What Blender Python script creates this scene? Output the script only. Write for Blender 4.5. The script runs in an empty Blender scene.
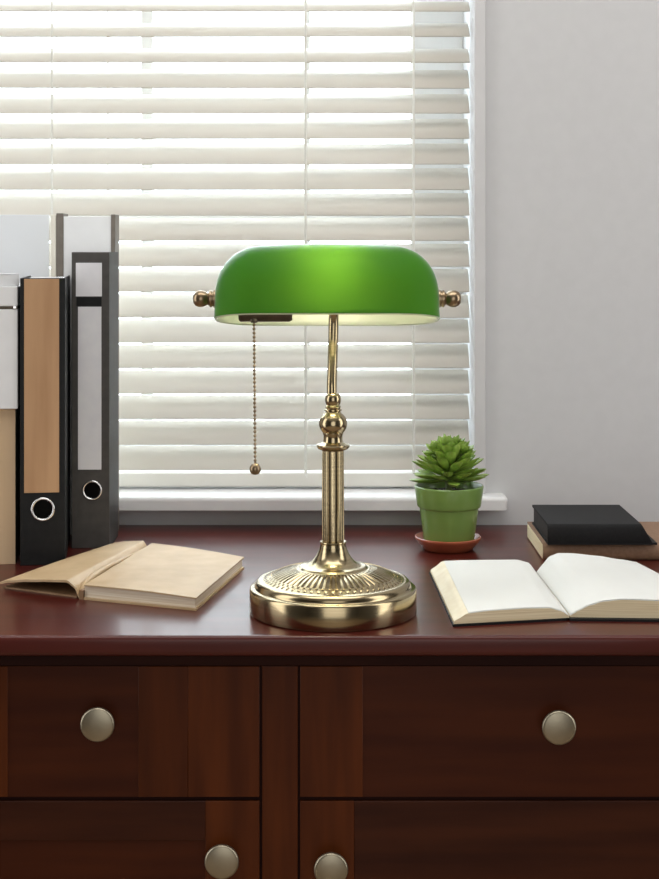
import bpy, bmesh, math, random
from mathutils import Vector, Matrix

# ------------------------------------------------------------------ camera, world, lights, exposure
S = bpy.context.scene
COL = S.collection
PI = math.pi
CAMZ = 1.12
cam_d = bpy.data.cameras.new('camera')
cam = bpy.data.objects.new('camera', cam_d)
COL.objects.link(cam)
cam.location = (0, 0, CAMZ)
cam.rotation_euler = (PI / 2, 0, 0)
cam_d.sensor_fit = 'HORIZONTAL'
cam_d.sensor_width = 36.0
cam_d.lens = 1492.0 / 659.0 * 36.0
cam_d.shift_y = -(439.5 - 250.0) / 659.0
cam_d.clip_start = 0.02
S.camera = cam

S.view_settings.view_transform = 'Standard'
S.view_settings.look = 'None'
S.view_settings.gamma = 1.0
S.view_settings.exposure = 0.0
S.view_settings.use_curve_mapping = False
S.cycles.use_denoising = True
S.cycles.max_bounces = 10
S.cycles.diffuse_bounces = 5
S.cycles.glossy_bounces = 5
S.cycles.transmission_bounces = 6
S.cycles.transparent_max_bounces = 12
S.cycles.sample_clamp_indirect = 6.0

w = bpy.data.worlds.new('overcast_sky')
S.world = w
w.use_nodes = True
wb = w.node_tree.nodes['Background']
wb.inputs['Color'].default_value = (0.86, 0.935, 1.0, 1)
wb.inputs['Strength'].default_value = 8.0


def area_light(name, loc, target, sx, sy, power, color=(1, 1, 1)):
    d = bpy.data.lights.new(name, 'AREA')
    d.shape = 'RECTANGLE'
    d.size = sx
    d.size_y = sy
    d.energy = power
    d.color = color
    o = bpy.data.objects.new(name, d)
    o.location = loc
    o.rotation_euler = (Vector(target) - Vector(loc)).to_track_quat('-Z', 'Y').to_euler()
    COL.objects.link(o)
    return o


area_light('softbox_left', (-1.60, 1.15, 1.25), (0.0, 1.35, 1.0), 0.7, 2.1, 13, (1.0, 0.985, 0.97))
area_light('softbox_right', (1.50, 1.05, 1.25), (0.2, 1.5, 1.0), 0.6, 2.1, 12, (1.0, 0.985, 0.96))
area_light('softbox_front', (0.1, -1.15, 1.20), (0.1, 1.7, 0.85), 1.4, 2.0, 13, (1.0, 0.985, 0.96))
area_light('overhead_fill', (0.0, 1.15, 2.44), (0.0, 1.35, 0.0), 1.6, 0.8, 14, (1.0, 0.985, 0.96))  # added light overhead, brightens the tops of the slats


# ------------------------------------------------------------------ materials
def new_mat(name, color, rough=0.5, metal=0.0, coat=0.0, coat_rough=0.1, spec=0.5):
    m = bpy.data.materials.new(name)
    m.use_nodes = True
    b = m.node_tree.nodes['Principled BSDF']
    b.inputs['Base Color'].default_value = (*color, 1)
    b.inputs['Roughness'].default_value = rough
    b.inputs['Metallic'].default_value = metal
    b.inputs['Coat Weight'].default_value = coat
    b.inputs['Coat Roughness'].default_value = coat_rough
    b.inputs['Specular IOR Level'].default_value = spec
    return m


def noise_mat(name, c1, c2, scale=(1, 1, 1), nscale=5.0, rough=0.5, bump=0.0, detail=6.0, metal=0.0,
              coat=0.0, coat_rough=0.1, spec=0.5, lo=0.35, hi=0.65, bump_dist=0.001, rough_var=0.0):
    m = new_mat(name, c1, rough, metal, coat, coat_rough, spec)
    nt = m.node_tree
    b = nt.nodes['Principled BSDF']
    tc = nt.nodes.new('ShaderNodeTexCoord')
    mp = nt.nodes.new('ShaderNodeMapping')
    mp.inputs['Scale'].default_value = scale
    nz = nt.nodes.new('ShaderNodeTexNoise')
    nz.inputs['Scale'].default_value = nscale
    nz.inputs['Detail'].default_value = detail
    rp = nt.nodes.new('ShaderNodeValToRGB')
    rp.color_ramp.elements[0].position = lo
    rp.color_ramp.elements[1].position = hi
    rp.color_ramp.elements[0].color = (*c1, 1)
    rp.color_ramp.elements[1].color = (*c2, 1)
    nt.links.new(tc.outputs['Object'], mp.inputs['Vector'])
    nt.links.new(mp.outputs['Vector'], nz.inputs['Vector'])
    nt.links.new(nz.outputs['Fac'], rp.inputs['Fac'])
    nt.links.new(rp.outputs['Color'], b.inputs['Base Color'])
    if bump:
        bp = nt.nodes.new('ShaderNodeBump')
        bp.inputs['Strength'].default_value = bump
        bp.inputs['Distance'].default_value = bump_dist
        nt.links.new(nz.outputs['Fac'], bp.inputs['Height'])
        nt.links.new(bp.outputs['Normal'], b.inputs['Normal'])
    if rough_var:
        mr = nt.nodes.new('ShaderNodeMapRange')
        mr.inputs['To Min'].default_value = rough - rough_var
        mr.inputs['To Max'].default_value = rough + rough_var
        nt.links.new(nz.outputs['Fac'], mr.inputs['Value'])
        nt.links.new(mr.outputs['Result'], b.inputs['Roughness'])
    return m


def sheet_mat(name, color, trans=0.35, tcolor=None, coat_rough=0.2, ior=1.4):
    """diffuse surface that lets some light through (blind slats, glass shade, paper)"""
    m = bpy.data.materials.new(name)
    m.use_nodes = True
    nt = m.node_tree
    nt.nodes.remove(nt.nodes['Principled BSDF'])
    out = nt.nodes['Material Output']
    d = nt.nodes.new('ShaderNodeBsdfDiffuse')
    t = nt.nodes.new('ShaderNodeBsdfTranslucent')
    g = nt.nodes.new('ShaderNodeBsdfGlossy')
    d.inputs['Color'].default_value = (*color, 1)
    t.inputs['Color'].default_value = (*(tcolor or color), 1)
    g.inputs['Roughness'].default_value = coat_rough
    g.inputs['Color'].default_value = (1, 1, 1, 1)
    mx = nt.nodes.new('ShaderNodeMixShader')
    mx.inputs['Fac'].default_value = trans
    nt.links.new(d.outputs[0], mx.inputs[1])
    nt.links.new(t.outputs[0], mx.inputs[2])
    m2 = nt.nodes.new('ShaderNodeMixShader')
    f = nt.nodes.new('ShaderNodeFresnel')
    f.inputs['IOR'].default_value = ior
    nt.links.new(f.outputs[0], m2.inputs['Fac'])
    nt.links.new(mx.outputs[0], m2.inputs[1])
    nt.links.new(g.outputs[0], m2.inputs[2])
    nt.links.new(m2.outputs[0], out.inputs['Surface'])
    return m


def pane_mat(name):
    m = bpy.data.materials.new(name)
    m.use_nodes = True
    nt = m.node_tree
    nt.nodes.remove(nt.nodes['Principled BSDF'])
    out = nt.nodes['Material Output']
    t = nt.nodes.new('ShaderNodeBsdfTransparent')
    t.inputs['Color'].default_value = (0.96, 0.98, 0.98, 1)
    g = nt.nodes.new('ShaderNodeBsdfGlossy')
    g.inputs['Roughness'].default_value = 0.02
    mx = nt.nodes.new('ShaderNodeMixShader')
    mx.inputs['Fac'].default_value = 0.06
    nt.links.new(t.outputs[0], mx.inputs[1])
    nt.links.new(g.outputs[0], mx.inputs[2])
    nt.links.new(mx.outputs[0], out.inputs['Surface'])
    return m


def wood(name, c1, c2, axis='x', **k):
    # grain runs along the given axis
    sc = {'x': (1.2, 14, 14), 'y': (14, 1.2, 14), 'z': (14, 14, 1.2)}[axis]
    return noise_mat(name, c1, c2, scale=sc, nscale=3.2, detail=8.0, **k)


M = {}
M['wall'] = noise_mat('wall_paint', (0.60, 0.60, 0.608), (0.615, 0.615, 0.623), nscale=60, rough=0.85, bump=0.02)
M['wall_dark'] = noise_mat('unseen_wall_dark', (0.10, 0.095, 0.09), (0.12, 0.115, 0.11), nscale=60, rough=0.85)  # unseen walls kept dark to give the brass dark reflected bands
M['ceiling'] = noise_mat('ceiling_paint', (0.75, 0.75, 0.74), (0.8, 0.8, 0.79), nscale=40, rough=0.9)
M['trim'] = noise_mat('white_trim_paint', (0.76, 0.76, 0.765), (0.80, 0.80, 0.80), nscale=30, rough=0.4)
M['casing'] = noise_mat('casing_paint', (0.62, 0.615, 0.62), (0.65, 0.645, 0.65), nscale=30, rough=0.5)
M['sash'] = noise_mat('white_sash_paint', (0.86, 0.87, 0.88), (0.89, 0.9, 0.91), nscale=30, rough=0.45)
M['ground'] = noise_mat('pale_bounce_ground', (0.80, 0.80, 0.79), (0.86, 0.86, 0.85), nscale=2, rough=0.95)  # ground made this pale to bounce light up onto the slats
M['floor'] = wood('oak_floor', (0.36, 0.26, 0.17), (0.46, 0.34, 0.23), 'y', rough=0.45)
M['slat'] = sheet_mat('cream_blind_slat', (0.62, 0.565, 0.485), trans=0.40, tcolor=(0.86, 0.85, 0.83), coat_rough=0.45)
M['rail'] = noise_mat('blind_rail', (0.78, 0.76, 0.70), (0.82, 0.80, 0.75), nscale=20, rough=0.45)
M['cord'] = noise_mat('blind_cord', (0.80, 0.79, 0.74), (0.86, 0.85, 0.8), nscale=300, rough=0.8)
M['pane'] = pane_mat('window_glass')
M['top'] = wood('mahogany_top', (0.058, 0.0080, 0.0055), (0.088, 0.0130, 0.0085), 'x', rough=0.30, spec=0.25, coat=0.2,
                coat_rough=0.12, bump=0.02)
M['wood_h'] = wood('mahogany_along_x', (0.034, 0.0080, 0.0030), (0.058, 0.0145, 0.0050), 'x', rough=0.42, bump=0.03, spec=0.15)
M['wood_v'] = wood('mahogany_along_z', (0.062, 0.0130, 0.0025), (0.108, 0.0250, 0.0045), 'z', rough=0.40, bump=0.03, spec=0.15)
M['wood_v2'] = wood('mahogany_second_board', (0.050, 0.0105, 0.0022), (0.086, 0.0195, 0.0038), 'z', rough=0.40, bump=0.03, spec=0.15)
M['wood_p'] = wood('mahogany_panel', (0.043, 0.0082, 0.0022), (0.066, 0.0140, 0.0034), 'x', rough=0.42, bump=0.03, spec=0.15)
M['wood_d'] = wood('mahogany_shade_dark', (0.018, 0.0045, 0.0035), (0.03, 0.008, 0.005), 'x', rough=0.6, spec=0.1)  # wood darkened in colour for the shadow under the desktop
M['brass'] = noise_mat('brushed_antique_brass', (0.385, 0.31, 0.185), (0.48, 0.395, 0.245), scale=(1, 1, 60), nscale=8,
                       rough=0.19, metal=1.0, rough_var=0.04, bump=0.02, bump_dist=0.0002)
M['brass_dark'] = noise_mat('dark_antique_brass', (0.26, 0.19, 0.12), (0.40, 0.31, 0.20), nscale=60, rough=0.28,
                            metal=1.0)
M['patina'] = noise_mat('dark_groove_patina', (0.10, 0.075, 0.045), (0.17, 0.13, 0.08), nscale=60, rough=0.45, metal=1.0)
M['bronze'] = noise_mat('dark_bronze', (0.08, 0.065, 0.05), (0.12, 0.10, 0.08), nscale=60, rough=0.4, metal=0.9)
M['nickel'] = noise_mat('satin_nickel', (0.33, 0.295, 0.22), (0.40, 0.355, 0.265), nscale=30, rough=0.38, metal=1.0)
M['shade_out'] = sheet_mat('green_glass', (0.014, 0.17, 0.026), trans=0.6, tcolor=(0.185, 0.43, 0.038), coat_rough=0.42, ior=1.12)
M['shade_in'] = sheet_mat('white_cased_glass', (0.80, 0.80, 0.73), trans=0.45, tcolor=(0.9, 0.9, 0.78), coat_rough=0.15)
mb = bpy.data.materials.new('lit_bulb')
mb.use_nodes = True
pb = mb.node_tree.nodes['Principled BSDF']
pb.inputs['Base Color'].default_value = (1, 0.95, 0.85, 1)
pb.inputs['Emission Color'].default_value = (1.0, 0.90, 0.68, 1)
pb.inputs['Emission Strength'].default_value = 30.0
M['bulb'] = mb
M['pot'] = noise_mat('green_glazed_pot', (0.165, 0.275, 0.062), (0.19, 0.31, 0.078), nscale=10, rough=0.32, coat=0.3)
M['terracotta'] = noise_mat('terracotta', (0.32, 0.075, 0.035), (0.42, 0.11, 0.05), nscale=30, rough=0.45, coat=0.3)
M['soil'] = noise_mat('dark_soil', (0.012, 0.008, 0.006), (0.07, 0.045, 0.03), nscale=220, rough=0.95, bump=1.0, bump_dist=0.003)
M['leaf'] = noise_mat('succulent_leaf', (0.14, 0.25, 0.030), (0.34, 0.48, 0.095), nscale=60, rough=0.38)
M['leaf'].node_tree.nodes['Principled BSDF'].inputs['Subsurface Weight'].default_value = 0.12
M['leaf'].node_tree.nodes['Principled BSDF'].inputs['Subsurface Radius'].default_value = (0.003, 0.006, 0.001)
M['stem'] = noise_mat('plant_stem', (0.10, 0.14, 0.04), (0.16, 0.2, 0.06), nscale=60, rough=0.7)
M['black'] = noise_mat('black_board', (0.0065, 0.007, 0.0075), (0.010, 0.0105, 0.011), nscale=120, rough=0.5, spec=0.25, bump=0.15, bump_dist=0.0004)
M['charcoal'] = noise_mat('charcoal_board', (0.052, 0.048, 0.045), (0.068, 0.063, 0.058), nscale=80, rough=0.55, bump=0.1, bump_dist=0.0004)
M['charcoal_d'] = noise_mat('shaded_charcoal_board', (0.022, 0.019, 0.017), (0.030, 0.026, 0.023), nscale=80, rough=0.55, spec=0.25)  # charcoal darkened in colour for the binder's shaded sides
M['label'] = noise_mat('pale_label_paper', (0.74, 0.74, 0.78), (0.78, 0.78, 0.81), nscale=60, rough=0.7)
M['woodlabel'] = wood('light_brown_label', (0.42, 0.235, 0.115), (0.53, 0.32, 0.17), 'z', rough=0.6)
M['tan_card'] = wood('tan_card', (0.60, 0.43, 0.26), (0.68, 0.50, 0.32), 'z', rough=0.6)
M['white_card'] = noise_mat('white_card', (0.78, 0.79, 0.80), (0.82, 0.83, 0.84), nscale=30, rough=0.55)
M['blue_white'] = noise_mat('bluish_white_card', (0.74, 0.77, 0.80), (0.78, 0.81, 0.84), nscale=8, rough=0.6)
M['cream_card'] = noise_mat('cream_card', (0.74, 0.71, 0.62), (0.8, 0.77, 0.68), nscale=30, rough=0.6)
M['taupe'] = noise_mat('taupe_board', (0.15, 0.13, 0.11), (0.19, 0.165, 0.14), nscale=60, rough=0.6)
M['chrome'] = noise_mat('chrome_ring', (0.72, 0.72, 0.72), (0.8, 0.8, 0.8), nscale=10, rough=0.2, metal=1.0)
M['hole'] = noise_mat('hollow_shade_black', (0.004, 0.004, 0.004), (0.006, 0.006, 0.006), nscale=10, rough=0.9, spec=0.0)  # black colour standing in for the shade inside the finger holes
M['kraft'] = noise_mat('tan_leather', (0.50, 0.35, 0.19), (0.58, 0.42, 0.245), nscale=28, rough=0.5, bump=0.15, bump_dist=0.0006)
M['kraft_d'] = noise_mat('brown_leather_spine', (0.26, 0.15, 0.075), (0.36, 0.22, 0.12), nscale=60, rough=0.55)
M['page_edge'] = noise_mat('page_edges', (0.76, 0.64, 0.48), (0.92, 0.84, 0.69), scale=(1, 1, 120), nscale=12, rough=0.8, detail=3)
M['cream_edge'] = noise_mat('cream_page_edges', (0.74, 0.60, 0.37), (0.90, 0.78, 0.54), scale=(1, 1, 90), nscale=14, rough=0.8, detail=3)
M['fore_edge'] = noise_mat('fanned_page_edges', (0.78, 0.70, 0.53), (0.84, 0.78, 0.62), nscale=60, rough=0.8)
M['page'] = noise_mat('page_paper', (0.70, 0.70, 0.675), (0.74, 0.74, 0.715), nscale=8, rough=0.75)
M['bookblack'] = noise_mat('black_cloth', (0.0095, 0.0095, 0.0105), (0.014, 0.014, 0.015), nscale=500, rough=0.6, spec=0.2, bump=0.3, bump_dist=0.0003)
M['bookbrown'] = noise_mat('brown_cloth', (0.25, 0.145, 0.085), (0.31, 0.185, 0.115), nscale=200, rough=0.6, bump=0.2, bump_dist=0.0003)


# ------------------------------------------------------------------ helpers
def obj(name, bm, mats, parent=None, smooth=None, loc=None):
    bmesh.ops.recalc_face_normals(bm, faces=bm.faces)
    me = bpy.data.meshes.new(name)
    bm.to_mesh(me)
    bm.free()
    if not isinstance(mats, (list, tuple)):
        mats = [mats]
    for m in mats:
        me.materials.append(m)
    if smooth is not None:
        me.polygons.foreach_set('use_smooth', [True] * len(me.polygons))
        me.set_sharp_from_angle(angle=math.radians(smooth))
    wn = smooth is not None and len(me.polygons) < 400
    o = bpy.data.objects.new(name, me)
    COL.objects.link(o)
    if wn:
        md = o.modifiers.new('weighted_normal', 'WEIGHTED_NORMAL')
        md.keep_sharp = True
    if loc:
        o.location = loc
    if parent:
        o.parent = parent
    return o


def thing(name, label, cat, loc=(0, 0, 0), rz=0.0, group=None):
    o = bpy.data.objects.new(name, None)
    o.empty_display_size = 0.02
    COL.objects.link(o)
    o.location = loc
    o.rotation_euler = (0, 0, rz)
    o['label'] = label
    o['category'] = cat
    if group:
        o['group'] = group
    return o


def tag(o, label, cat, group=None):
    o['label'] = label
    o['category'] = cat
    if group:
        o['group'] = group
    return o


def struct(name, bm, m, parent=None, smooth=None, label=None):
    o = obj(name, bm, m, parent, smooth)
    if not parent:
        o['kind'] = 'structure'
        if label:
            o['label'] = label
    return o


def box(bm, x0, x1, y0, y1, z0, z1, bev=0.0, seg=2, mi=0, mat=None):
    r = bmesh.ops.create_cube(bm, size=1.0)
    vs = r['verts']
    bmesh.ops.scale(bm, vec=(x1 - x0, y1 - y0, z1 - z0), verts=vs)
    bmesh.ops.translate(bm, vec=((x0 + x1) / 2, (y0 + y1) / 2, (z0 + z1) / 2), verts=vs)
    fs = list({f for v in vs for f in v.link_faces})
    for f in fs:
        f.material_index = mi
    if mat is not None:
        bmesh.ops.transform(bm, matrix=mat, verts=vs)
    if bev > 0:
        es = list({e for v in vs for e in v.link_edges})
        bmesh.ops.bevel(bm, geom=es, offset=bev, segments=seg, affect='EDGES', profile=0.5, material=mi)
    return bm


def B():
    return bmesh.new()


def bx(*a, **k):
    return box(B(), *a, **k)


def lathe(bm, prof, seg=64, rad=None, mat=None, mi=0):
    """prof: list of (r, z); rad(angle, r, z) may return a new radius or (r, z)"""
    rings = []
    for (r, z) in prof:
        if r < 1e-6:
            rings.append([bm.verts.new((0, 0, z))])
            continue
        ring = []
        for i in range(seg):
            a = 2 * PI * i / seg
            rr, zz = r, z
            if rad:
                rr, zz = rad(a, r, z)
            ring.append(bm.verts.new((rr * math.cos(a), rr * math.sin(a), zz)))
        rings.append(ring)
    for a, b in zip(rings, rings[1:]):
        if len(a) == 1 and len(b) == 1:
            continue
        for i in range(seg):
            j = (i + 1) % seg
            if len(a) == 1:
                f = bm.faces.new((a[0], b[i], b[j]))
            elif len(b) == 1:
                f = bm.faces.new((a[i], a[j], b[0]))
            else:
                f = bm.faces.new((a[i], a[j], b[j], b[i]))
            f.material_index = mi
    if mat is not None:
        bmesh.ops.transform(bm, matrix=mat, verts=[v for r in rings for v in r])
    return bm


def smooth_path(pts, n=8):
    P = [Vector(p) for p in pts]
    P = [2 * P[0] - P[1]] + P + [2 * P[-1] - P[-2]]
    out = []
    for i in range(1, len(P) - 2):
        a, b, c, d = P[i - 1:i + 3]
        for k in range(n):
            t = k / n
            out.append(0.5 * ((2 * b) + (c - a) * t + (2 * a - 5 * b + 4 * c - d) * t * t + (3 * b - a - 3 * c + d) * t ** 3))
    out.append(P[-2])
    return out


def tube(bm, pts, r, seg=12, mi=0):
    prev = None
    rings = []
    for i, p in enumerate(pts):
        p = Vector(p)
        t = (Vector(pts[min(i + 1, len(pts) - 1)]) - Vector(pts[max(i - 1, 0)])).normalized()
        if prev is None:
            u = t.orthogonal().normalized()
        else:
            u = (prev - prev.dot(t) * t).normalized()
        prev = u
        v = t.cross(u)
        rr = r(i / (len(pts) - 1)) if callable(r) else r
        rings.append([bm.verts.new(p + rr * (math.cos(2 * PI * k / seg) * u + math.sin(2 * PI * k / seg) * v)) for k in range(seg)])
    for a, b in zip(rings, rings[1:]):
        for i in range(seg):
            j = (i + 1) % seg
            bm.faces.new((a[i], a[j], b[j], b[i])).material_index = mi
    bm.faces.new(rings[0][::-1]).material_index = mi
    bm.faces.new(rings[-1]).material_index = mi
    return bm


def sphere(bm, c, r, u=16, v=10):
    rr = bmesh.ops.create_uvsphere(bm, u_segments=u, v_segments=v, radius=r)
    bmesh.ops.translate(bm, vec=c, verts=rr['verts'])
    return bm


def RX(a): return Matrix.Rotation(a, 4, 'X')
def RY(a): return Matrix.Rotation(a, 4, 'Y')
def RZ(a): return Matrix.Rotation(a, 4, 'Z')
def T(x, y, z): return Matrix.Translation((x, y, z))


# ------------------------------------------------------------------ room shell
DZ = 0.76           # desk surface
WY = 1.955          # inner face of the window wall
OX0, OX1 = -0.80, 0.1885   # window opening
OZ0, OZ1 = 0.800, 1.96
RX0, RX1, RY0, RH = -1.75, 1.65, -1.3, 2.5
WT = 0.20

struct('floor', bx(RX0, RX1, RY0, WY, -0.05, 0), M['floor'])
struct('ceiling', bx(RX0, RX1, RY0, WY, RH, RH + 0.05), M['ceiling'])
struct('wall_left', bx(RX0 - 0.1, RX0, RY0, WY + WT, 0, RH), M['wall_dark'])
struct('wall_right', bx(RX1, RX1 + 0.1, RY0, WY + WT, 0, RH), M['wall_dark'])
struct('wall_front', bx(RX0, RX1, RY0 - 0.1, RY0, 0, RH), M['wall_dark'])
bm = B()
box(bm, RX0, OX0, WY, WY + WT, 0, RH)
box(bm, OX1, RX1, WY, WY + WT, 0, RH)
box(bm, OX0, OX1, WY, WY + WT, 0, OZ0 - 0.014)
box(bm, OX0, OX1, WY, WY + WT, OZ1, RH)
struct('wall_back', bm, M['wall'])
struct('ground', bx(-14, 14, WY + 0.25, 26, -0.7, -0.6), M['ground'])

# casing round the opening (three boards), window sill with a rounded nose
bm = B()
CW = 0.0155
box(bm, OX1, OX1 + CW, WY - 0.010, WY, OZ0 + 0.001, OZ1 + CW, bev=0.0025)
box(bm, OX0 - CW, OX0, WY - 0.010, WY, OZ0 + 0.001, OZ1 + CW, bev=0.0025)
box(bm, OX0, OX1, WY - 0.010, WY, OZ1, OZ1 + CW, bev=0.0025)
struct('trim_1', bm, M['casing'], smooth=40)

SX1 = 0.2305
bm = B()
box(bm, OX0 - 0.04, SX1, 1.922, WY, 0.7845, 0.8015)
es = [e for e in bm.edges if max(v.co.y for v in e.verts) < 1.93 and min(v.co.z for v in e.verts) > 0.79]
es += [e for e in bm.edges if min(v.co.x for v in e.verts) > SX1 - 0.001]
bmesh.ops.bevel(bm, geom=list(set(es)), offset=0.0055, segments=5, affect='EDGES', profile=0.5)
box(bm, OX0 + 0.0005, OX1 - 0.0005, WY - 0.001, WY + WT, 0.787, 0.8015)
struct('trim_2', bm, M['trim'], smooth=40)

# sliding sash behind the blind
win = bpy.data.objects.new('window_1', None)
COL.objects.link(win)
win.location = (0, 2.125, OZ0)
win['kind'] = 'structure'
FY0, FY1 = -0.02, 0.025
H = OZ1 - OZ0
bm = B()
box(bm, OX0, OX0 + 0.05, FY0, FY1, 0.002, H)
box(bm, 0.1175, OX1, FY0, FY1, 0.002, H)
box(bm, OX0 + 0.05, 0.1175, FY0, FY1, H - 0.05, H)
box(bm, OX0 + 0.05, 0.1175, FY0, FY1, 0.002, 0.06)
obj('window_frame', bm, M['sash'], win)
obj('meeting_rail', bx(OX0 + 0.05, 0.1175, FY0 - 0.01, FY1, 0.352, 0.378), M['sash'], win)
bm = B()
box(bm, -0.267, -0.251, -0.008, 0.012, 0.06, 0.352)
box(bm, -0.267, -0.251, -0.008, 0.012, 0.378, H - 0.05)
obj('mullion', bm, M['sash'], win)
bm = B()
box(bm, -0.036, -0.028, -0.008, 0.012, 0.06, 0.352)
box(bm, -0.036, -0.028, -0.008, 0.012, 0.378, H - 0.05)
obj('mullion', bm, M['sash'], win)
bm = B()
box(bm, -0.3165, -0.3140, -0.004, 0.008, 0.378, H - 0.05)
obj('mullion', bm, M['sash'], win)
bm = B()
box(bm, OX0 + 0.05, 0.1175, 0.000, 0.003, 0.06, 0.352)
box(bm, OX0 + 0.05, 0.1175, 0.000, 0.003, 0.378, H - 0.05)
obj('window_pane', bm, M['pane'], win)

# ------------------------------------------------------------------ venetian blind
BY = 2.000
BX0, BX1 = OX0 + 0.003, OX1 - 0.002
blind = thing('venetian_blind', 'cream white horizontal slat blind hanging in the window behind the lamp', 'blind', (0, BY, OZ0))
PITCH = 0.0339
rnd = random.Random(4)
bm = B()
zb0 = 1.1662 - PITCH * 10         # lower edge of the lowest slat
slat_z = []
k = 0
while True:
    zb = zb0 + PITCH * k
    if zb > OZ1 - 0.065:
        break
    above = zb > 1.165
    tilt = math.radians(44.0 + 0.55 * k)
    if above:
        lvl = (zb - 1.16) / PITCH
        tilt = math.radians(49 - 1.2 * lvl)
        if lvl > 5.5:
            tilt = math.radians(30 + rnd.uniform(-6, 6))
    W_ = 0.0400
    slat_z.append(zb)
    n = 10
    th = 0.0013
    pts = []
    for i in range(n + 1):
        t = i / n
        cr = 0.0034 * math.sin(PI * t)
        pts.append((W_ * t, cr))
    ring = [(a, b + th / 2) for a, b in pts] + [(a, b - th / 2) for a, b in reversed(pts)]
    sec = []
    for (a, b) in ring:
        # along the slat: inner low edge -> outer high edge
        y = a * math.cos(tilt) - b * math.sin(tilt)
        z = a * math.sin(tilt) + b * math.cos(tilt)
        sec.append((y - W_ * math.cos(tilt) / 2, z))
    sag = rnd.uniform(-0.0006, 0.0006)
    L = [bm.verts.new((BX0, y, zb + z - OZ0 + sag)) for (y, z) in sec]
    R = [bm.verts.new((BX1, y, zb + z - OZ0 - sag)) for (y, z) in sec]
    m_ = len(sec)
    for i in range(m_):
        j = (i + 1) % m_
        bm.faces.new((L[i], L[j], R[j], R[i]))
    bm.faces.new(L)
    bm.faces.new(R[::-1])
    k += 1
obj('slats', bm, M['slat'], blind, smooth=35)
obj('bottom_rail', bx(BX0, BX1, -0.014, 0.014, 0.0045, 0.0235, bev=0.003), M['rail'], blind, smooth=40)
obj('head_rail', bx(BX0, BX1, -0.022, 0.022, H - 0.05, H - 0.002, bev=0.002), M['rail'], blind, smooth=40)
for cx in (-0.3690, -0.0325, 0.1110):
    bm = B()
    for yy in (-0.0195, 0.0195):
        tube(bm, [(cx, yy, 0.02), (cx, yy, H - 0.03)], 0.0009, 6)
    tube(bm, [(cx + 0.002, -0.0205, 0.018), (cx + 0.0015, -0.0205, 0.4), (cx + 0.001, -0.0205, H - 0.03)], 0.0008, 6)
    obj('ladder_cord', bm, M['cord'], blind, smooth=60)

# ------------------------------------------------------------------ desk
desk = thing('desk', 'dark red mahogany desk with drawers and doors with round metal knobs', 'desk', (0.1, 1.68, 0))
DX0, DX1 = -0.62, 0.62           # local x of desk top
dl = 0.1


def dx(x): return x - 0.1
def dy(y): return y - 1.68


bm = bx(DX0, DX1, dy(1.391), dy(1.953), DZ - 0.0195, DZ)
es = [e for e in bm.edges if (max(v.co.y for v in e.verts) < dy(1.40) or abs(e.verts[0].co.x) > .6 and abs(e.verts[0].co.x - e.verts[1].co.x) < 1e-6)
      and abs(e.verts[0].co.z - e.verts[1].co.z) < 1e-6]
bmesh.ops.bevel(bm, geom=es, offset=0.005, segments=4, affect='EDGES', profile=0.5)
obj('desktop', bm, M['top'], desk, smooth=40)
bm = B()
box(bm, DX0 + 0.02, DX1 - 0.02, dy(1.4130), dy(1.935), 0.08, DZ - 0.0195)
obj('carcass', bm, M['wood_d'], desk)
obj('apron', bx(DX0 + 0.018, DX1 - 0.018, dy(1.408), dy(1.413), 0.7275, DZ - 0.0195, bev=0.001), M['wood_d'], desk, smooth=40)  # strip coloured dark for the shade below the overhang
obj('plinth', bx(DX0 + 0.03, DX1 - 0.03, dy(1.43), dy(1.92), 0.0, 0.08), M['wood_d'], desk)
obj('centre_post', bx(dx(-0.0636), dx(-0.0300), dy(1.4085), dy(1.4133), 0.10, 0.7270, bev=0.0006), M['wood_v'], desk, smooth=40)


def knob(x, z, parent, ph=0.0):
    prof = [(0.0, 0.0), (0.0065, 0.0), (0.0060, 0.004), (0.0055, 0.011), (0.0075, 0.0135), (0.0145, 0.0150),
            (0.0158, 0.0172), (0.0161, 0.0190), (0.0157, 0.0208), (0.0145, 0.0217), (0.0135, 0.0219), (0.010, 0.0226),
            (0.005, 0.0231), (0.0, 0.0232)]
    bm = lathe(B(), prof, 48, mat=T(x, dy(1.4098), z) @ RX(PI / 2))
    return obj('knob', bm, M['nickel'], parent, smooth=50)


def front(kind, x0, x1, z0, z1, knob_x, knob_z, stile=0.0595, rail=None):
    y0 = dy(1.4085)
    y1 = dy(1.4131)
    bm = B()
    bw = 0.0005
    box(bm, x0, x0 + stile, y0, y1, z0, z1, bev=bw, seg=1, mi=0)
    if stile > 0.1:                      # wide stile glued up from two boards
        box(bm, x1 - stile, x1 - 0.0675, y0, y1, z0, z1, bev=bw, seg=1, mi=3)
        box(bm, x1 - 0.0675, x1, y0, y1, z0, z1, bev=bw, seg=1, mi=0)
    else:
        box(bm, x1 - stile, x1, y0, y1, z0, z1, bev=bw, seg=1, mi=0)
    if rail:
        box(bm, x0 + stile, x1 - stile, y0 + 0.0001, y1, z1 - rail, z1, bev=bw, seg=1, mi=2)
        box(bm, x0 + stile, x1 - stile, y0 + 0.0001, y1, z0, z0 + rail, bev=bw, seg=1, mi=2)
        box(bm, x0 + stile, x1 - stile, y0 + 0.0016, y1, z0 + rail, z1 - rail, mi=1)
    else:
        box(bm, x0 + stile, x1 - stile, y0 + 0.0009, y1, z0, z1, mi=1)
    o = obj(kind, bm, [M['wood_v'], M['wood_p'], M['wood_h'], M['wood_v2']], desk, smooth=40)
    knob(knob_x, knob_z, o)
    return o


KY = 1.40


def kx(px): return dx((px - 329.5) * 1.388 / 1492)
def kz(py): return CAMZ - (py - 250) * 1.388 / 1492


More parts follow.
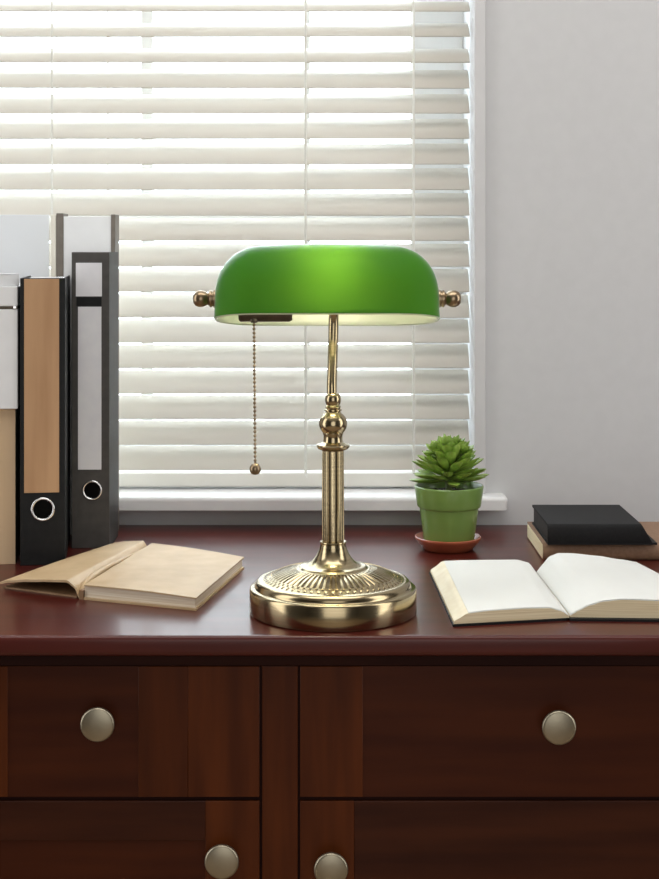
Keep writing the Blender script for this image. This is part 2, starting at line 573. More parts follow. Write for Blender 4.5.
front('drawer', dx(-0.4183), dx(-0.0662), 0.6035, 0.7268, kx(97), kz(725.5), stile=0.1145)
front('drawer', dx(-0.0278), dx(0.6100), 0.6035, 0.7268, kx(559.5), kz(728.5), stile=0.0592)
front('door', dx(-0.4300), dx(-0.0662), 0.12, 0.5995, kx(221.5), kz(863), stile=0.0510, rail=0.037)
front('door', dx(-0.0278), dx(0.4300), 0.12, 0.5995, kx(331), kz(871), stile=0.0510, rail=0.075)

# ------------------------------------------------------------------ bankers lamp
LX, LY = 0.0035, 1.486
lamp = thing('desk_lamp', 'lit brass desk lamp with a green glass shade, standing on the desk', 'lamp', (LX, LY, DZ))

# base with embossed dome
NP = 62


def groove(a, r):
    """how deep the chased pattern is at this place, 0..1"""
    if not (0.0370 < r < 0.0690):
        return 0.0
    t = (r - 0.0370) / 0.0320
    c = math.cos(NP * a)
    if t < 0.76:
        wdt = -0.15 + 0.5 * max(0.0, (t - 0.56) / 0.2) ** 2
        return 1.0 if c < wdt - 0.15 else 0.0
    if t < 0.81:
        return 0.0
    return 1.0 if (math.cos(NP * a / 1.0 + PI) * math.cos((t - 0.81) * 20)) < -0.35 else 0.0


def emb(a, r, z):
    return r, z - 0.0011 * groove(a, r)


prof = [(0.0, 0.0), (0.0815, 0.0), (0.0827, 0.0005), (0.0832, 0.0016), (0.0830, 0.0225), (0.0824, 0.0243), (0.0808, 0.0252),
        (0.0785, 0.0252), (0.0778, 0.0258), (0.0774, 0.0275), (0.0764, 0.0300), (0.0745, 0.0318), (0.0722, 0.0325),
        (0.0708, 0.0322), (0.0700, 0.0326)]
N_ = 44
for i in range(N_ + 1):
    t = i / N_
    r = 0.0695 - t * (0.0695 - 0.0355)
    z = 0.0328 + 0.0110 * math.sin(t * PI / 2 * 0.95)
    prof.append((r, z))
prof += [(0.0340, 0.0442), (0.0333, 0.0455), (0.0318, 0.0460), (0.0290, 0.0463), (0.0262, 0.0472), (0.0225, 0.0495), (0.0190, 0.0530),
         (0.0160, 0.0575), (0.0140, 0.0620), (0.0127, 0.0665), (0.0127, 0.0680), (0.0, 0.0680)]
bm = lathe(B(), prof, NP * 10, emb)
for f in bm.faces:
    c = f.calc_center_median()
    if groove(math.atan2(c.y, c.x), math.hypot(c.x, c.y)) > 0.5:
        f.material_index = 1
obj('lamp_base', bm, [M['brass'], M['patina']], lamp, smooth=50)


def flute(a, r, z):
    if 0.0702 < z < 0.1605 and r > 0.009:
        c = math.cos(16 * a)
        return r - 0.0013 * (0.5 - 0.5 * c) ** 0.7, z
    return r, z


prof = [(0.0, 0.0680), (0.0129, 0.0680), (0.0133, 0.0692), (0.0129, 0.0701), (0.0108, 0.0703), (0.0111, 0.0730), (0.0110, 0.120),
        (0.0108, 0.1580), (0.0108, 0.1603), (0.0118, 0.1608), (0.0150, 0.1622), (0.0165, 0.1640), (0.0167, 0.1652),
        (0.0160, 0.1664), (0.0125, 0.1676), (0.0100, 0.1690), (0.0095, 0.1720), (0.0095, 0.1755), (0.0103, 0.1772),
        (0.0103, 0.1782), (0.0118, 0.1800), (0.0133, 0.1826), (0.0141, 0.1856), (0.0142, 0.1880), (0.0136, 0.1912),
        (0.0122, 0.1940), (0.0100, 0.1964), (0.0082, 0.1980), (0.0076, 0.1992), (0.0088, 0.2002), (0.0088, 0.2012),
        (0.0072, 0.2022), (0.0074, 0.2030), (0.0080, 0.2040), (0.0072, 0.2050), (0.0066, 0.2058), (0.0074, 0.2074), (0.0081, 0.2100), (0.0081, 0.2122),
        (0.0074, 0.2150), (0.0060, 0.2170), (0.0050, 0.2175), (0.0, 0.2175)]
obj('column', lathe(B(), prof, 192, flute), M['brass'], lamp, smooth=35)

# curved arm, running up into the shade
path = smooth_path([(-0.0010, 0.0, 0.212), (-0.0012, 0.001, 0.225), (-0.0005, 0.009, 0.248), (0.0002, 0.016, 0.270), (0.0006, 0.016, 0.290),
                    (0.0008, 0.009, 0.306), (0.0010, 0.001, 0.3155)], 8)
obj('arm', tube(B(), path, 0.0051, 20), M['brass'], lamp, smooth=60)

# glass shade, front rim tipped up a little
SHX = -0.0060                     # shade centre relative to the lamp axis
SHZ = 1.0715 - DZ
A_, B_, SK, HL, E_ = 0.056, 0.0530, 0.0205, 0.1115, 0.052
bracket = bpy.data.objects.new('lamp_shade_pivot', None)


def shade_shell(off):
    a, b, hl, e = A_ - off, B_ - off, HL - off, E_ - off * 0.5
    cols = []
    nE, nM = 14, 8
    for i in range(nE + 1):
        ph = (PI / 2) * i / nE
        s = math.sin(ph) ** (2 / 2.25)
        c = math.cos(ph) ** (2 / 2.25)
        cols.append((-hl + e - e * c, s))
    for i in range(1, nM):
        t = i / nM
        cols.append((-hl + e + t * 2 * (hl - e), 1.0 + 0.035 * math.sin(PI * t)))
    cols += [(-x, r) for (x, r) in reversed(cols[:nE + 1])]
    return a, b, cols


bm = B()
NA = 28
loops = []
for si, off in enumerate((0.0, 0.003)):
    a, b, cols = shade_shell(off)
    grid = []
    for (x, r) in cols:
        if r < 1e-5:
            grid.append([bm.verts.new((x, 0, 0))])
            continue
        row = []
        for j in range(NA + 1):
            th = PI * j / NA
            yy = -a * min(r, 1.0) * math.cos(th)
            zz = b * r * math.sin(th) ** 0.92 if math.sin(th) > 1e-6 else 0
            row.append(bm.verts.new((x, yy, zz)))
        grid.append(row)
    for g, h in zip(grid, grid[1:]):
        for j in range(NA):
            if len(g) == 1:
                f = bm.faces.new((g[0], h[j], h[j + 1]))
            elif len(h) == 1:
                f = bm.faces.new((g[j], g[j + 1], h[0]))
            else:
                f = bm.faces.new((g[j], g[j + 1], h[j + 1], h[j]))
            f.material_index = si
    frontl = [g[0] for g in grid]
    backl = [g[-1] for g in grid[1:-1]][::-1]
    lp = frontl + backl
    nK = 5
    prev = lp
    for kk in range(1, nK + 1):
        t = kk / nK
        cur = []
        for v in lp:
            fl = 1 + 0.008 * t * t
            cur.append(bm.verts.new((v.co.x * fl, v.co.y * fl, -SK * t)))
        for i in range(len(lp)):
            j = (i + 1) % len(lp)
            bm.faces.new((prev[i], prev[j], cur[j], cur[i])).material_index = si
        prev = cur
    loops.append(prev)
o_, i_ = loops
mid = []
for vo, vi in zip(o_, i_):
    c = (vo.co + vi.co) / 2
    mid.append(bm.verts.new((c.x, c.y, -SK - 0.0012)))
for i in range(len(o_)):
    j = (i + 1) % len(o_)
    bm.faces.new((o_[i], o_[j], mid[j], mid[i])).material_index = 1
    bm.faces.new((mid[i], mid[j], i_[j], i_[i])).material_index = 1
shade = obj('lamp_shade', bm, [M['shade_out'], M['shade_in']], lamp, smooth=50)
shade.location = (SHX, 0, SHZ)
shade.rotation_euler = (-math.radians(8.5), 0, 0)

# end finials
fp = [(0.0, -0.004), (0.0085, -0.004), (0.0092, -0.002), (0.0092, 0.0000), (0.0078, 0.0010), (0.0078, 0.0020), (0.0086, 0.0026),
      (0.0086, 0.0040), (0.0070, 0.0050), (0.0060, 0.0062), (0.0064, 0.0070), (0.0078, 0.0095), (0.0085, 0.0125), (0.0083, 0.0155),
      (0.0070, 0.0185), (0.0045, 0.0205), (0.0, 0.0212)]
for s in (-1, 1):
    bm = lathe(B(), fp, 40, mat=T(SHX + s * (HL + 0.0010), 0, SHZ) @ RY(s * PI / 2))
    obj('finial', bm, M['brass_dark'], lamp, smooth=45)
obj('shade_bracket', tube(B(), [(SHX - HL + 0.002, 0, SHZ), (SHX, 0, SHZ + 0.0005), (SHX + HL - 0.002, 0, SHZ)], 0.0020, 10), M['bronze'], lamp, smooth=60)
bm = lathe(B(), [(0, 0), (0.0085, 0), (0.0100, 0.0015), (0.0100, 0.050), (0.0085, 0.053), (0, 0.053)], 32,
           mat=T(-0.0935, -0.004, SHZ - 0.0128) @ RY(PI / 2))
sock = obj('lamp_socket', bm, M['bronze'], lamp, smooth=40)
bm = lathe(B(), [(0, 0), (0.006, 0), (0.007, 0.010), (0.012, 0.022), (0.014, 0.034), (0.014, 0.048), (0.010, 0.058), (0.005, 0.062), (0, 0.063)], 32,
           mat=T(-0.0350, -0.010, SHZ + 0.018) @ RY(PI / 2))
obj('light_bulb', bm, M['bulb'], lamp, smooth=60)
# switch, bead chain and ball
CXL = -0.0748 - LX
bm = lathe(B(), [(0, 0), (0.0030, 0), (0.0042, 0.0012), (0.0042, 0.0042), (0.0032, 0.0052), (0.0032, 0.0100), (0.0, 0.0100)], 24,
           mat=T(CXL, -0.008, 1.0480 - DZ))
obj('pull_switch', bm, M['bronze'], lamp, smooth=40)
bm = B()
z_top, z_bot = 1.0480 - DZ, 0.9095 - DZ
nb = 34
for i in range(nb):
    z = z_top - (z_top - z_bot) * (i + 0.5) / nb
    sphere(bm, (CXL + 0.0012 * i / nb, -0.008, z), 0.00165, 10, 7)
tube(bm, [(CXL, -0.008, z_top), (CXL + 0.0012, -0.008, z_bot)], 0.0006, 6)
chain = obj('pull_chain', bm, M['brass_dark'], lamp, smooth=60)
bm = lathe(B(), [(0, 0.0066), (0.0014, 0.0068), (0.0014, 0.0058), (0.0036, 0.0050), (0.0053, 0.0026), (0.0058, 0.0), (0.0053, -0.0026),
                 (0.0036, -0.0048), (0.0014, -0.0056), (0, -0.0058)], 28, mat=T(CXL + 0.0012, -0.008, 0.9030 - DZ))
obj('pull_ball', bm, M['brass_dark'], chain, smooth=60)

# ------------------------------------------------------------------ potted plant on its saucer
PX, PY = (448.0 - 329.5) * 1.796 / 1492, 1.796
sau = obj('saucer', lathe(B(), [(0, 0), (0.0275, 0), (0.0300, 0.0012), (0.0385, 0.0120), (0.0400, 0.0140), (0.0398, 0.0155), (0.0385, 0.0160),
                                (0.0370, 0.0150), (0.0290, 0.0050), (0.0270, 0.0042), (0, 0.0042)], 64), M['terracotta'], None, smooth=45,
          loc=(PX, PY, DZ))
tag(sau, 'round terracotta saucer under the green plant pot', 'saucer')
pl = thing('potted_plant', 'small leafy green succulent in a shiny green pot on a saucer', 'plant', (PX + 0.0012, PY, DZ + 0.0043))
pot_prof = [(0, 0), (0.0275, 0), (0.0290, 0.0008), (0.0300, 0.0028), (0.0352, 0.0440), (0.0356, 0.0462), (0.0372, 0.0470), (0.0380, 0.0480), (0.0385, 0.0495),
            (0.0415, 0.0700), (0.0416, 0.0718), (0.0408, 0.0730), (0.0396, 0.0728), (0.0388, 0.0715), (0.0375, 0.0640), (0.0300, 0.0600), (0, 0.0600)]
obj('pot', lathe(B(), pot_prof, 72), M['pot'], pl, smooth=35)
rnd = random.Random(11)
bm = B()
rings = [(0, 0.0668), (0.010, 0.0662), (0.020, 0.0650), (0.028, 0.0640), (0.034, 0.0635), (0.0374, 0.0632), (0.0376, 0.0605)]
lathe(bm, rings[:-1], 48, lambda a, r, z: (r, z + rnd.uniform(-0.0009, 0.0009)))
lathe(bm, [(0.0374, 0.0632), (0.0374, 0.0601), (0, 0.0601)], 48)
for i in range(90):
    a = rnd.uniform(0, 2 * PI)
    r = 0.036 * math.sqrt(rnd.random())
    s = rnd.uniform(0.0008, 0.0019)
    q = bmesh.ops.create_icosphere(bm, subdivisions=1, radius=s)
    bmesh.ops.scale(bm, vec=(1, rnd.uniform(.6, 1), rnd.uniform(.5, .9)), verts=q['verts'])
    bmesh.ops.translate(bm, vec=(r * math.cos(a), r * math.sin(a), 0.0655 - 0.0025 * (r / 0.037) ** 2 + s * .2), verts=q['verts'])
obj('soil', bm, M['soil'], pl, smooth=60)


def leaf(bm, base, direction, length, width, thick, curl):
    """fleshy spoon-shaped leaf, round in section and pointed at its tip"""
    d = Vector(direction).normalized()
    side = d.cross(Vector((0, 0, 1)))
    if side.length < 0.05:
        side = Vector((1, 0, 0))
    side.normalize()
    up = side.cross(d).normalized()
    n, seg = 9, 8
    rings = []
    for i in range(n + 1):
        t = i / n
        wv = 0.34 + 0.66 * math.sin(PI / 2 * min(1.0, t / 0.66)) ** 1.7
        if t > 0.66:
            wv *= math.sqrt(max(0.0, 1 - ((t - 0.66) / 0.34) ** 2.2))
        wid = width * 0.5 * wv
        th = thick * 0.5 * (0.55 + 0.45 * math.sin(PI * t)) * (max(0.0, 1 - ((t - 0.6) / 0.4) ** 3) if t > .6 else 1)
        c = Vector(base) + d * (length * t) + up * (curl * length * t * t)
        if i == n:
            rings.append([bm.verts.new(c)])
        else:
            r_ = []
            for k in range(seg):
                a = 2 * PI * k / seg
                sx_ = math.cos(a) * wid
                sz_ = math.sin(a) * th + 0.28 * wid * (math.cos(a) ** 2)   # cupped
                r_.append(bm.verts.new(c + side * sx_ + up * sz_))
            rings.append(r_)
    for a, b in zip(rings, rings[1:]):
        for i in range(seg):
            j = (i + 1) % seg
            if len(b) == 1:
                bm.faces.new((a[i], a[j], b[0]))
            else:
                bm.faces.new((a[i], a[j], b[j], b[i]))
    bm.faces.new(rings[0][::-1])


bm = B()
stem = B()
ga = 2.39996
# main rosette axis with spiralling leaves, from the drooping lowest to the upright tip
axis_top = 0.112
NL = 70
for i in range(NL):
    t = i / (NL - 1)
    a = i * ga
    el = math.radians(0 + 80 * t ** 1.6) + rnd.uniform(-0.12, 0.12)
    zb = 0.0770 + 0.033 * t
    L_ = 0.0455 - 0.0220 * t ** 1.6 + rnd.uniform(-0.003, 0.003)
    wd = 0.0142 - 0.0030 * t
    d = (math.cos(a) * math.cos(el), math.sin(a) * math.cos(el), math.sin(el))
    leaf(bm, (d[0] * .004, d[1] * .004, zb), d, L_, wd, 0.0052, 0.12 if t < 0.7 else 0.05)
# side rosettes filling the mound
for kx_, (aa, rr, zz, ss) in enumerate([(3.5, .018, .112, 1), (4.5, .014, .108, .9), (5.8, .017, .112, 1), (0.8, .014, .114, 1), (2.3, .014, .112, 1)]):
    c = Vector((rr * math.cos(aa), rr * math.sin(aa), zz))
    out = Vector((math.cos(aa) * .6, math.sin(aa) * .6, 0.8)).normalized()
    q_ = out.to_track_quat('Z', 'Y')
    tube(stem, [(0, 0, 0.066), (c.x * .6, c.y * .6, c.z - .014), c], 0.0018, 8)
    for i in range(9):
        t = i / 8
        a = i * ga + kx_
        el = math.radians(20 + 60 * t)
        d = q_ @ Vector((math.cos(a) * math.cos(el), math.sin(a) * math.cos(el), math.sin(el)))
        leaf(bm, c, d, (0.0180 - 0.004 * t) * ss, 0.0095 * ss, 0.0036, 0.12)
tube(stem, [(0, 0, 0.062), (0, 0, 0.09), (0, 0, axis_top - .004)], 0.0042, 10)
obj('stem', stem, M['stem'], pl, smooth=60)
obj('foliage', bm, M['leaf'], pl, smooth=60)


# ------------------------------------------------------------------ binders and boxes at the left
def ring_hole(x, y, z, parent, r=0.0125, m='black'):
    """metal finger ring in the spine, a black disc painting the shade of its hollow"""
    bm = B()
    n, s = 40, 10
    rings = []
    for i in range(n):
        a = 2 * PI * i / n
        c = Vector((x + r * math.cos(a), y, z + r * math.sin(a)))
        ra = Vector((math.cos(a), 0, math.sin(a)))
        rings.append([bm.verts.new(c + 0.0015 * (math.cos(2 * PI * k / s) * ra + math.sin(2 * PI * k / s) * Vector((0, 0.8, 0)))) for k in range(s)])
    for i in range(n):
        A, Bq = rings[i], rings[(i + 1) % n]
        for k in range(s):
            bm.faces.new((A[k], A[(k + 1) % s], Bq[(k + 1) % s], Bq[k]))
    ro = obj('finger_ring', bm, M['chrome'], parent, smooth=60)
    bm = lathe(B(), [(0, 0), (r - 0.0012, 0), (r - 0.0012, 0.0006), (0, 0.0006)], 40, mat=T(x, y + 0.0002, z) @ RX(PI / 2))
    obj('hollow_shade_disc', bm, M['hole'], ro)
    return ro


def binder(name, label, x0, y0, wd, dp, ht, rz, m_side, m_spine, th=0.0022):
    """lever arch binder standing upright: spine to the front, two boards, paper inside"""
    t = thing(name, label, 'binder', (x0, y0, DZ), rz)
    obj('spine', bx(0.0, wd, 0, th, 0, ht, bev=0.0007), m_spine, t, smooth=40)
    obj('cover', bx(0, th, th, dp, 0, ht, bev=0.0005), m_side, t, smooth=40)
    obj('cover', bx(wd - th, wd, th, dp, 0, ht, bev=0.0005), m_side, t, smooth=40)
    return t


# black binder with the brown label
bb = binder('ring_binder', 'tall black ring binder with a light brown spine label and round metal finger hole', -0.3525, 1.700, 0.0505, 0.175, 0.3280,
            math.radians(8), M['black'], M['black'])
obj('paper', bx(0.0045, 0.0460, 0.006, 0.178, 0.002, 0.3262), M['white_card'], bb)
obj('spine_label', bx(0.0045, 0.0438, -0.0007, 0.0, 0.0830, 0.3270, bev=0.0002), M['woodlabel'], bb)['label'] = 'long light brown spine label'
ring_hole(0.0255, -0.0003, 0.0640, bb, 0.0122)
obj('corner_clip', bx(0.0410, 0.0501, 0.001, 0.010, 0.3270, 0.3292, bev=0.0008), M['chrome'], bb)

# charcoal binder with two pale labels
gb = binder('ring_binder', 'tall dark grey ring binder with two pale spine labels, right of the black binder', -0.3112, 1.8000, 0.0456, 0.079, 0.3575,
            math.radians(0.5), M['charcoal_d'], M['charcoal'])
obj('paper', bx(0.0045, 0.0410, 0.004, 0.073, 0.002, 0.3535), M['white_card'], gb)
obj('spine_label', bx(0.0052, 0.0366, -0.0007, 0.0, 0.3040, 0.3445, bev=0.0002), M['label'], gb)['label'] = 'short pale upper spine label'
obj('spine_label', bx(0.0078, 0.0360, -0.0007, 0.0, 0.0950, 0.2915, bev=0.0002), M['label'], gb)['label'] = 'long pale lower spine label'
obj('label_band', bx(0.0060, 0.0362, -0.0006, 0.0, 0.2925, 0.3030, bev=0.0001), M['black'], gb)
ring_hole(0.0248, -0.0003, 0.0700, gb, 0.0108)

# pale folder box behind the charcoal binder
t = thing('file_box', 'tall white file box with taupe edges, standing behind the dark grey binder', 'file box', (-0.3450, 1.8830, DZ))
HT = 0.4065
obj('side_panel', bx(0, 0.009, 0.0005, 0.036, 0, HT, bev=0.0008), M['taupe'], t, smooth=40)
obj('front_panel', bx(0.009, 0.0690, 0.0015, 0.005, 0, HT - 0.004, bev=0.0005), M['white_card'], t, smooth=40)
obj('side_panel', bx(0.0690, 0.0745, 0.0005, 0.036, 0, HT - 0.0015, bev=0.0008), M['taupe'], t, smooth=40)
obj('paper', bx(0.0095, 0.0685, 0.006, 0.034, 0.0, HT - 0.006), M['cream_card'], t)
obj('front_flap', bx(-0.0075, -0.0003, 0.0015, 0.034, 0, HT - 0.002, bev=0.001), M['cream_card'], t, smooth=40)

# large bluish white folder at the far left
fo = thing('document_folder', 'large plain bluish white folder standing behind the binders at the far left', 'folder', (-0.507, 1.9000, DZ))
obj('folder_sheet', bx(0, 0.1500, 0, 0.0022, 0, 0.4050, bev=0.0008), M['blue_white'], fo, smooth=40)
obj('folder_sheet', bx(0.002, 0.1480, 0.0110, 0.0130, 0, 0.4030, bev=0.0008), M['blue_white'], fo, smooth=40)
obj('paper', bx(0.006, 0.1440, 0.0028, 0.0100, 0.001, 0.3960), M['cream_card'], fo)

# stack at the left edge: tan box, white box with lid, small grey box
RZB = math.radians(8)
tb = thing('storage_box', 'tan card box at the left edge, lowest of the stack', 'box', (-0.3600, 1.710, DZ), RZB)
bm = B()
box(bm, -0.085, 0, 0, 0.0016, 0, 0.1766, bev=0.0004)
obj('front_panel', bm, M['tan_card'], tb, smooth=40)
bm = B()
box(bm, -0.0016, 0, 0.0016, 0.140, 0, 0.1766)
box(bm, -0.085, -0.0834, 0.0016, 0.140, 0, 0.1766)
box(bm, -0.0834, -0.0016, 0.1384, 0.140, 0, 0.1766)
box(bm, -0.0834, -0.0016, 0.0016, 0.1384, 0, 0.0016)
obj('box_body', bm, M['taupe'], tb)  # sides coloured darker than the front, as the box's shadowed side
obj('box_lid', bx(-0.085, 0.0, 0.0, 0.140, 0.1766, 0.1782, bev=0.0005), M['tan_card'], tb, smooth=40)
wbx = thing('storage_box', 'white card box resting on the tan box at the left edge', 'box', (-0.3560, 1.704, DZ + 0.1784), RZB)
obj('box_body', bx(-0.090, 0, 0, 0.146, 0, 0.1140, bev=0.0012), M['white_card'], wbx, smooth=40)
obj('seam', bx(-0.0895, -0.0006, 0.0006, 0.1455, 0.1140, 0.1172), M['bronze'], wbx)
obj('box_lid', bx(-0.090, 0, 0, 0.146, 0.1172, 0.1400, bev=0.0015), M['white_card'], wbx, smooth=40)
obj('clasp', bx(-0.0055, -0.0015, -0.0012, 0.0008, 0.1145, 0.1178, bev=0.0005), M['chrome'], wbx, smooth=40)
gbx = thing('small_box', 'small grey box on top of the white box at the left edge', 'box', (-0.3575, 1.720, DZ + 0.1784 + 0.1401), math.radians(30))
obj('box_body', bx(-0.030, 0, 0, 0.018, 0, 0.0130, bev=0.0008), M['white_card'], gbx, smooth=40)
obj('box_lid', bx(-0.0303, 0.0003, -0.0003, 0.0183, 0.0130, 0.0146, bev=0.0004), M['label'], gbx, smooth=40)


# ------------------------------------------------------------------ generic curved slab from two height functions
def slab(bm, f, nu, nv, mi_top=0, mi_side=0, mi_bot=0):
    """f(u, v, top) -> Vector; a closed block"""
    Tt = [[bm.verts.new(f(i / nu, j / nv, 1)) for j in range(nv + 1)] for i in range(nu + 1)]
    Bb = [[bm.verts.new(f(i / nu, j / nv, 0)) for j in range(nv + 1)] for i in range(nu + 1)]
    for i in range(nu):
        for j in range(nv):
            bm.faces.new((Tt[i][j], Tt[i + 1][j], Tt[i + 1][j + 1], Tt[i][j + 1])).material_index = mi_top
            bm.faces.new((Bb[i][j], Bb[i][j + 1], Bb[i + 1][j + 1], Bb[i + 1][j])).material_index = mi_bot
    for i in range(nu):
        bm.faces.new((Tt[i][0], Bb[i][0], Bb[i + 1][0], Tt[i + 1][0])).material_index = mi_side
        bm.faces.new((Tt[i][nv], Tt[i + 1][nv], Bb[i + 1][nv], Bb[i][nv])).material_index = mi_side
    for j in range(nv):
        bm.faces.new((Tt[0][j], Tt[0][j + 1], Bb[0][j + 1], Bb[0][j])).material_index = mi_side
        bm.faces.new((Tt[nu][j], Bb[nu][j], Bb[nu][j + 1], Tt[nu][j + 1])).material_index = mi_side
    return bm


def bil(c00, c10, c01, c11, u, v):
    x = (1 - u) * (1 - v) * c00[0] + u * (1 - v) * c10[0] + (1 - u) * v * c01[0] + u * v * c11[0]
    y = (1 - u) * (1 - v) * c00[1] + u * (1 - v) * c10[1] + (1 - u) * v * c01[1] + u * v * c11[1]
    return x, y


def interp(pts, t):
    for (a, b), (c, d) in zip(pts, pts[1:]):
        if t <= c:
            s = (t - a) / (c - a) if c > a else 0
            s = s * s * (3 - 2 * s) * 0.5 + s * 0.5
            return b + (d - b) * s
    return pts[-1][1]


# ------------------------------------------------------------------ open book at the right
ob = thing('open_book', 'open book with blank white pages lying at the right, in front of the plant', 'book', (0.235, 1.54, DZ))
ox, oy = 0.235, 1.54


def q(x, y): return (x - ox, y - oy)


# cover boards
c00, c10, c01, c11 = q(0.1178, 1.4245), q(0.2310, 1.4490), q(0.1110, 1.6590), q(0.2235, 1.6420)


def fcl(u, v, top):
    x, y = bil(c00, c10, c01, c11, u, v)
    return Vector((x, y, 0.0022 if top else 0.0))


obj('cover', slab(B(), fcl, 8, 8), M['bookblack'], ob, smooth=40)
r00, r10, r01, r11 = q(0.2330, 1.4470), q(0.3850, 1.4400), q(0.2255, 1.6420), q(0.3420, 1.6380)


def fcr(u, v, top):
    x, y = bil(r00, r10, r01, r11, u, v)
    return Vector((x, y, 0.0022 if top else 0.0))


obj('cover', slab(B(), fcr, 8, 8), M['bookblack'], ob, smooth=40)
# page blocks
l00, l10, l01, l11 = q(0.1190, 1.4262), q(0.2333, 1.4510), q(0.1122, 1.6560), q(0.2268, 1.6380)
LP = [(0, 0.0050), (0.04, 0.0085), (0.11, 0.0150), (0.3, 0.0165), (0.6, 0.0180), (0.82, 0.0190), (0.93, 0.0160), (1.0, 0.0060)]
LPN = [(0, 0.0050), (0.04, 0.0075), (0.11, 0.0118), (0.3, 0.0132), (0.6, 0.0136), (0.82, 0.0128), (0.93, 0.0092), (1.0, 0.0040)]


def fl(u, v, top):
    x, y = bil(l00, l10, l01, l11, u, v)
    h = interp(LP, u) * v + interp(LPN, u) * (1 - v)
    return Vector((x, y, h if top else 0.0023 + 0.0001))


bm = slab(B(), fl, 40, 12, 0, 1, 1)
bm.faces.ensure_lookup_table()
for i in range(5):                       # the fanned fore-edge is cream like the other page edges
    for j in range(12):
        bm.faces[(i * 12 + j) * 2].material_index = 2
obj('page_block', bm, [M['page'], M['cream_edge'], M['fore_edge']], ob, smooth=50)
m00, m10, m01, m11 = q(0.2345, 1.4530), q(0.3800, 1.4460), q(0.2272, 1.6380), q(0.3350, 1.6340)
RP = [(0, 0.0060), (0.05, 0.0135), (0.13, 0.0235), (0.22, 0.0270), (0.35, 0.0270), (0.6, 0.0245), (0.85, 0.0205), (1.0, 0.0180)]
RPN = [(0, 0.0040), (0.05, 0.0085), (0.13, 0.0140), (0.22, 0.0180), (0.35, 0.0200), (0.6, 0.0190), (0.85, 0.0165), (1.0, 0.0145)]


def fr(u, v, top):
    x, y = bil(m00, m10, m01, m11, u, v)
    h = interp(RP, u) * v + interp(RPN, u) * (1 - v)
    return Vector((x, y, h if top else min(0.0024, h - .001)))


obj('page_block', slab(B(), fr, 40, 12, 0, 1, 1), [M['page'], M['cream_edge']], ob, smooth=50)


# the two loose top leaves either side of the gutter
def leaf_sheet(prof, prof_n, c, dz, thick, u0=0.0, inset=0.0):
    def f(u, v, top):
        uu = u0 + u * (1 - u0)
        vv = inset + v * (1 - 2 * inset)
        x, y = bil(*c, uu, vv)
        h = interp(prof, uu) * vv + interp(prof_n, uu) * (1 - vv)
        return Vector((x, y, h + dz + (thick if top else 0)))
    return f


obj('top_leaf', slab(B(), leaf_sheet(LP, LPN, (l00, l10, l01, l11), 0.0004, 0.0003, 0.125, 0.006), 36, 8), M['page'], ob, smooth=60)
obj('top_leaf', slab(B(), leaf_sheet(RP, RPN, (m00, m10, m01, m11), 0.0005, 0.0003, 0.0, 0.006), 36, 8), M['page'], ob, smooth=60)

# ------------------------------------------------------------------ brown book and black book on it
br = thing('closed_book', 'brown book lying flat at the right, underneath the black book', 'book', (0.2475, 1.728, DZ))
BW, BD, BH = 0.168, 0.140, 0.0200
obj('cover', bx(0, BW, 0.006, BD, 0, 0.0022, bev=0.0006), M['bookbrown'], br, smooth=40)
obj('cover', bx(0, BW, 0.006, BD, BH - 0.0022, BH, bev=0.0006), M['bookbrown'], br, smooth=40)
bm = B()
prof = []
for i in range(13):
    a = -PI / 2 + PI * i / 12
    prof.append((0.006 - 0.006 * math.cos(a), BH / 2 + BH / 2 * math.sin(a)))
inn = [(y + 0.0016, BH / 2 + (z - BH / 2) * 0.86) for (y, z) in reversed(prof)]
ring = prof + inn
A = [bm.verts.new((0, y, z)) for y, z in ring]
C = [bm.verts.new((BW, y, z)) for y, z in ring]
for i in range(len(ring)):
    j = (i + 1) % len(ring)
    bm.faces.new((A[i], A[j], C[j], C[i]))
for i in range(12):
    bm.faces.new((A[i], A[i + 1], A[24 - i], A[25 - i]))
    bm.faces.new((C[i], C[i + 1], C[24 - i], C[25 - i]))
obj('spine', bm, M['bookbrown'], br, smooth=50)
obj('page_block', bx(-0.0004, BW - 0.003, 0.0040, BD - 0.003, 0.0016, BH - 0.0022, bev=0.0008), M['cream_edge'], br, smooth=40)

bk = thing('closed_book', 'thick black book lying on top of the brown book', 'book', (0.2515, 1.719, DZ + BH + 0.0002))
KW, KD, KH = 0.110, 0.132, 0.0238


def fk(u, v, top):
    # slightly squashed block: top board shifted and a little narrower than the bottom
    x = u * (KW + (0.014 * (1 - v) if not top else 0.0)) + (0.0006 if top else 0)
    y = v * KD + (0.0030 if top else 0)
    return Vector((x, y, (KH if top else KH - 0.0025)))


def fkb(u, v, top):
    x = u * (KW + 0.016)
    y = v * KD
    return Vector((x, y, 0.0025 if top else 0.0))


bm = slab(B(), lambda u, v, t_: Vector((u * (KW - 0.002), 0.0022 + v * (KD - 0.0022), KH if t_ else KH - 0.0025)), 6, 6)
obj('cover', bm, M['bookblack'], bk, smooth=30)
obj('cover', slab(B(), fkb, 6, 6), M['bookblack'], bk, smooth=30)
bm = B()
sec = [(0.0022, KH), (0.0008, KH - 0.0012), (-0.0006, KH - 0.005), (-0.0010, KH / 2), (-0.0006, 0.0045), (0.0, 0.0025), (0.004, 0.0025), (0.004, KH - 0.0025)]
A = [bm.verts.new((0, y, z)) for y, z in sec]
C = [bm.verts.new((KW - 0.002 + 0.014 * (1 - z / KH), y, z)) for y, z in sec]
for i in range(len(sec)):
    j = (i + 1) % len(sec)
    bm.faces.new((A[i], A[j], C[j], C[i]))
bm.faces.new(A)
bm.faces.new(C[::-1])
obj('spine', bm, M['bookblack'], bk, smooth=40)
obj('page_block', bx(0.0015, KW - 0.004, 0.0042, KD - 0.003, 0.0025, KH - 0.0025), M['charcoal_d'], bk)

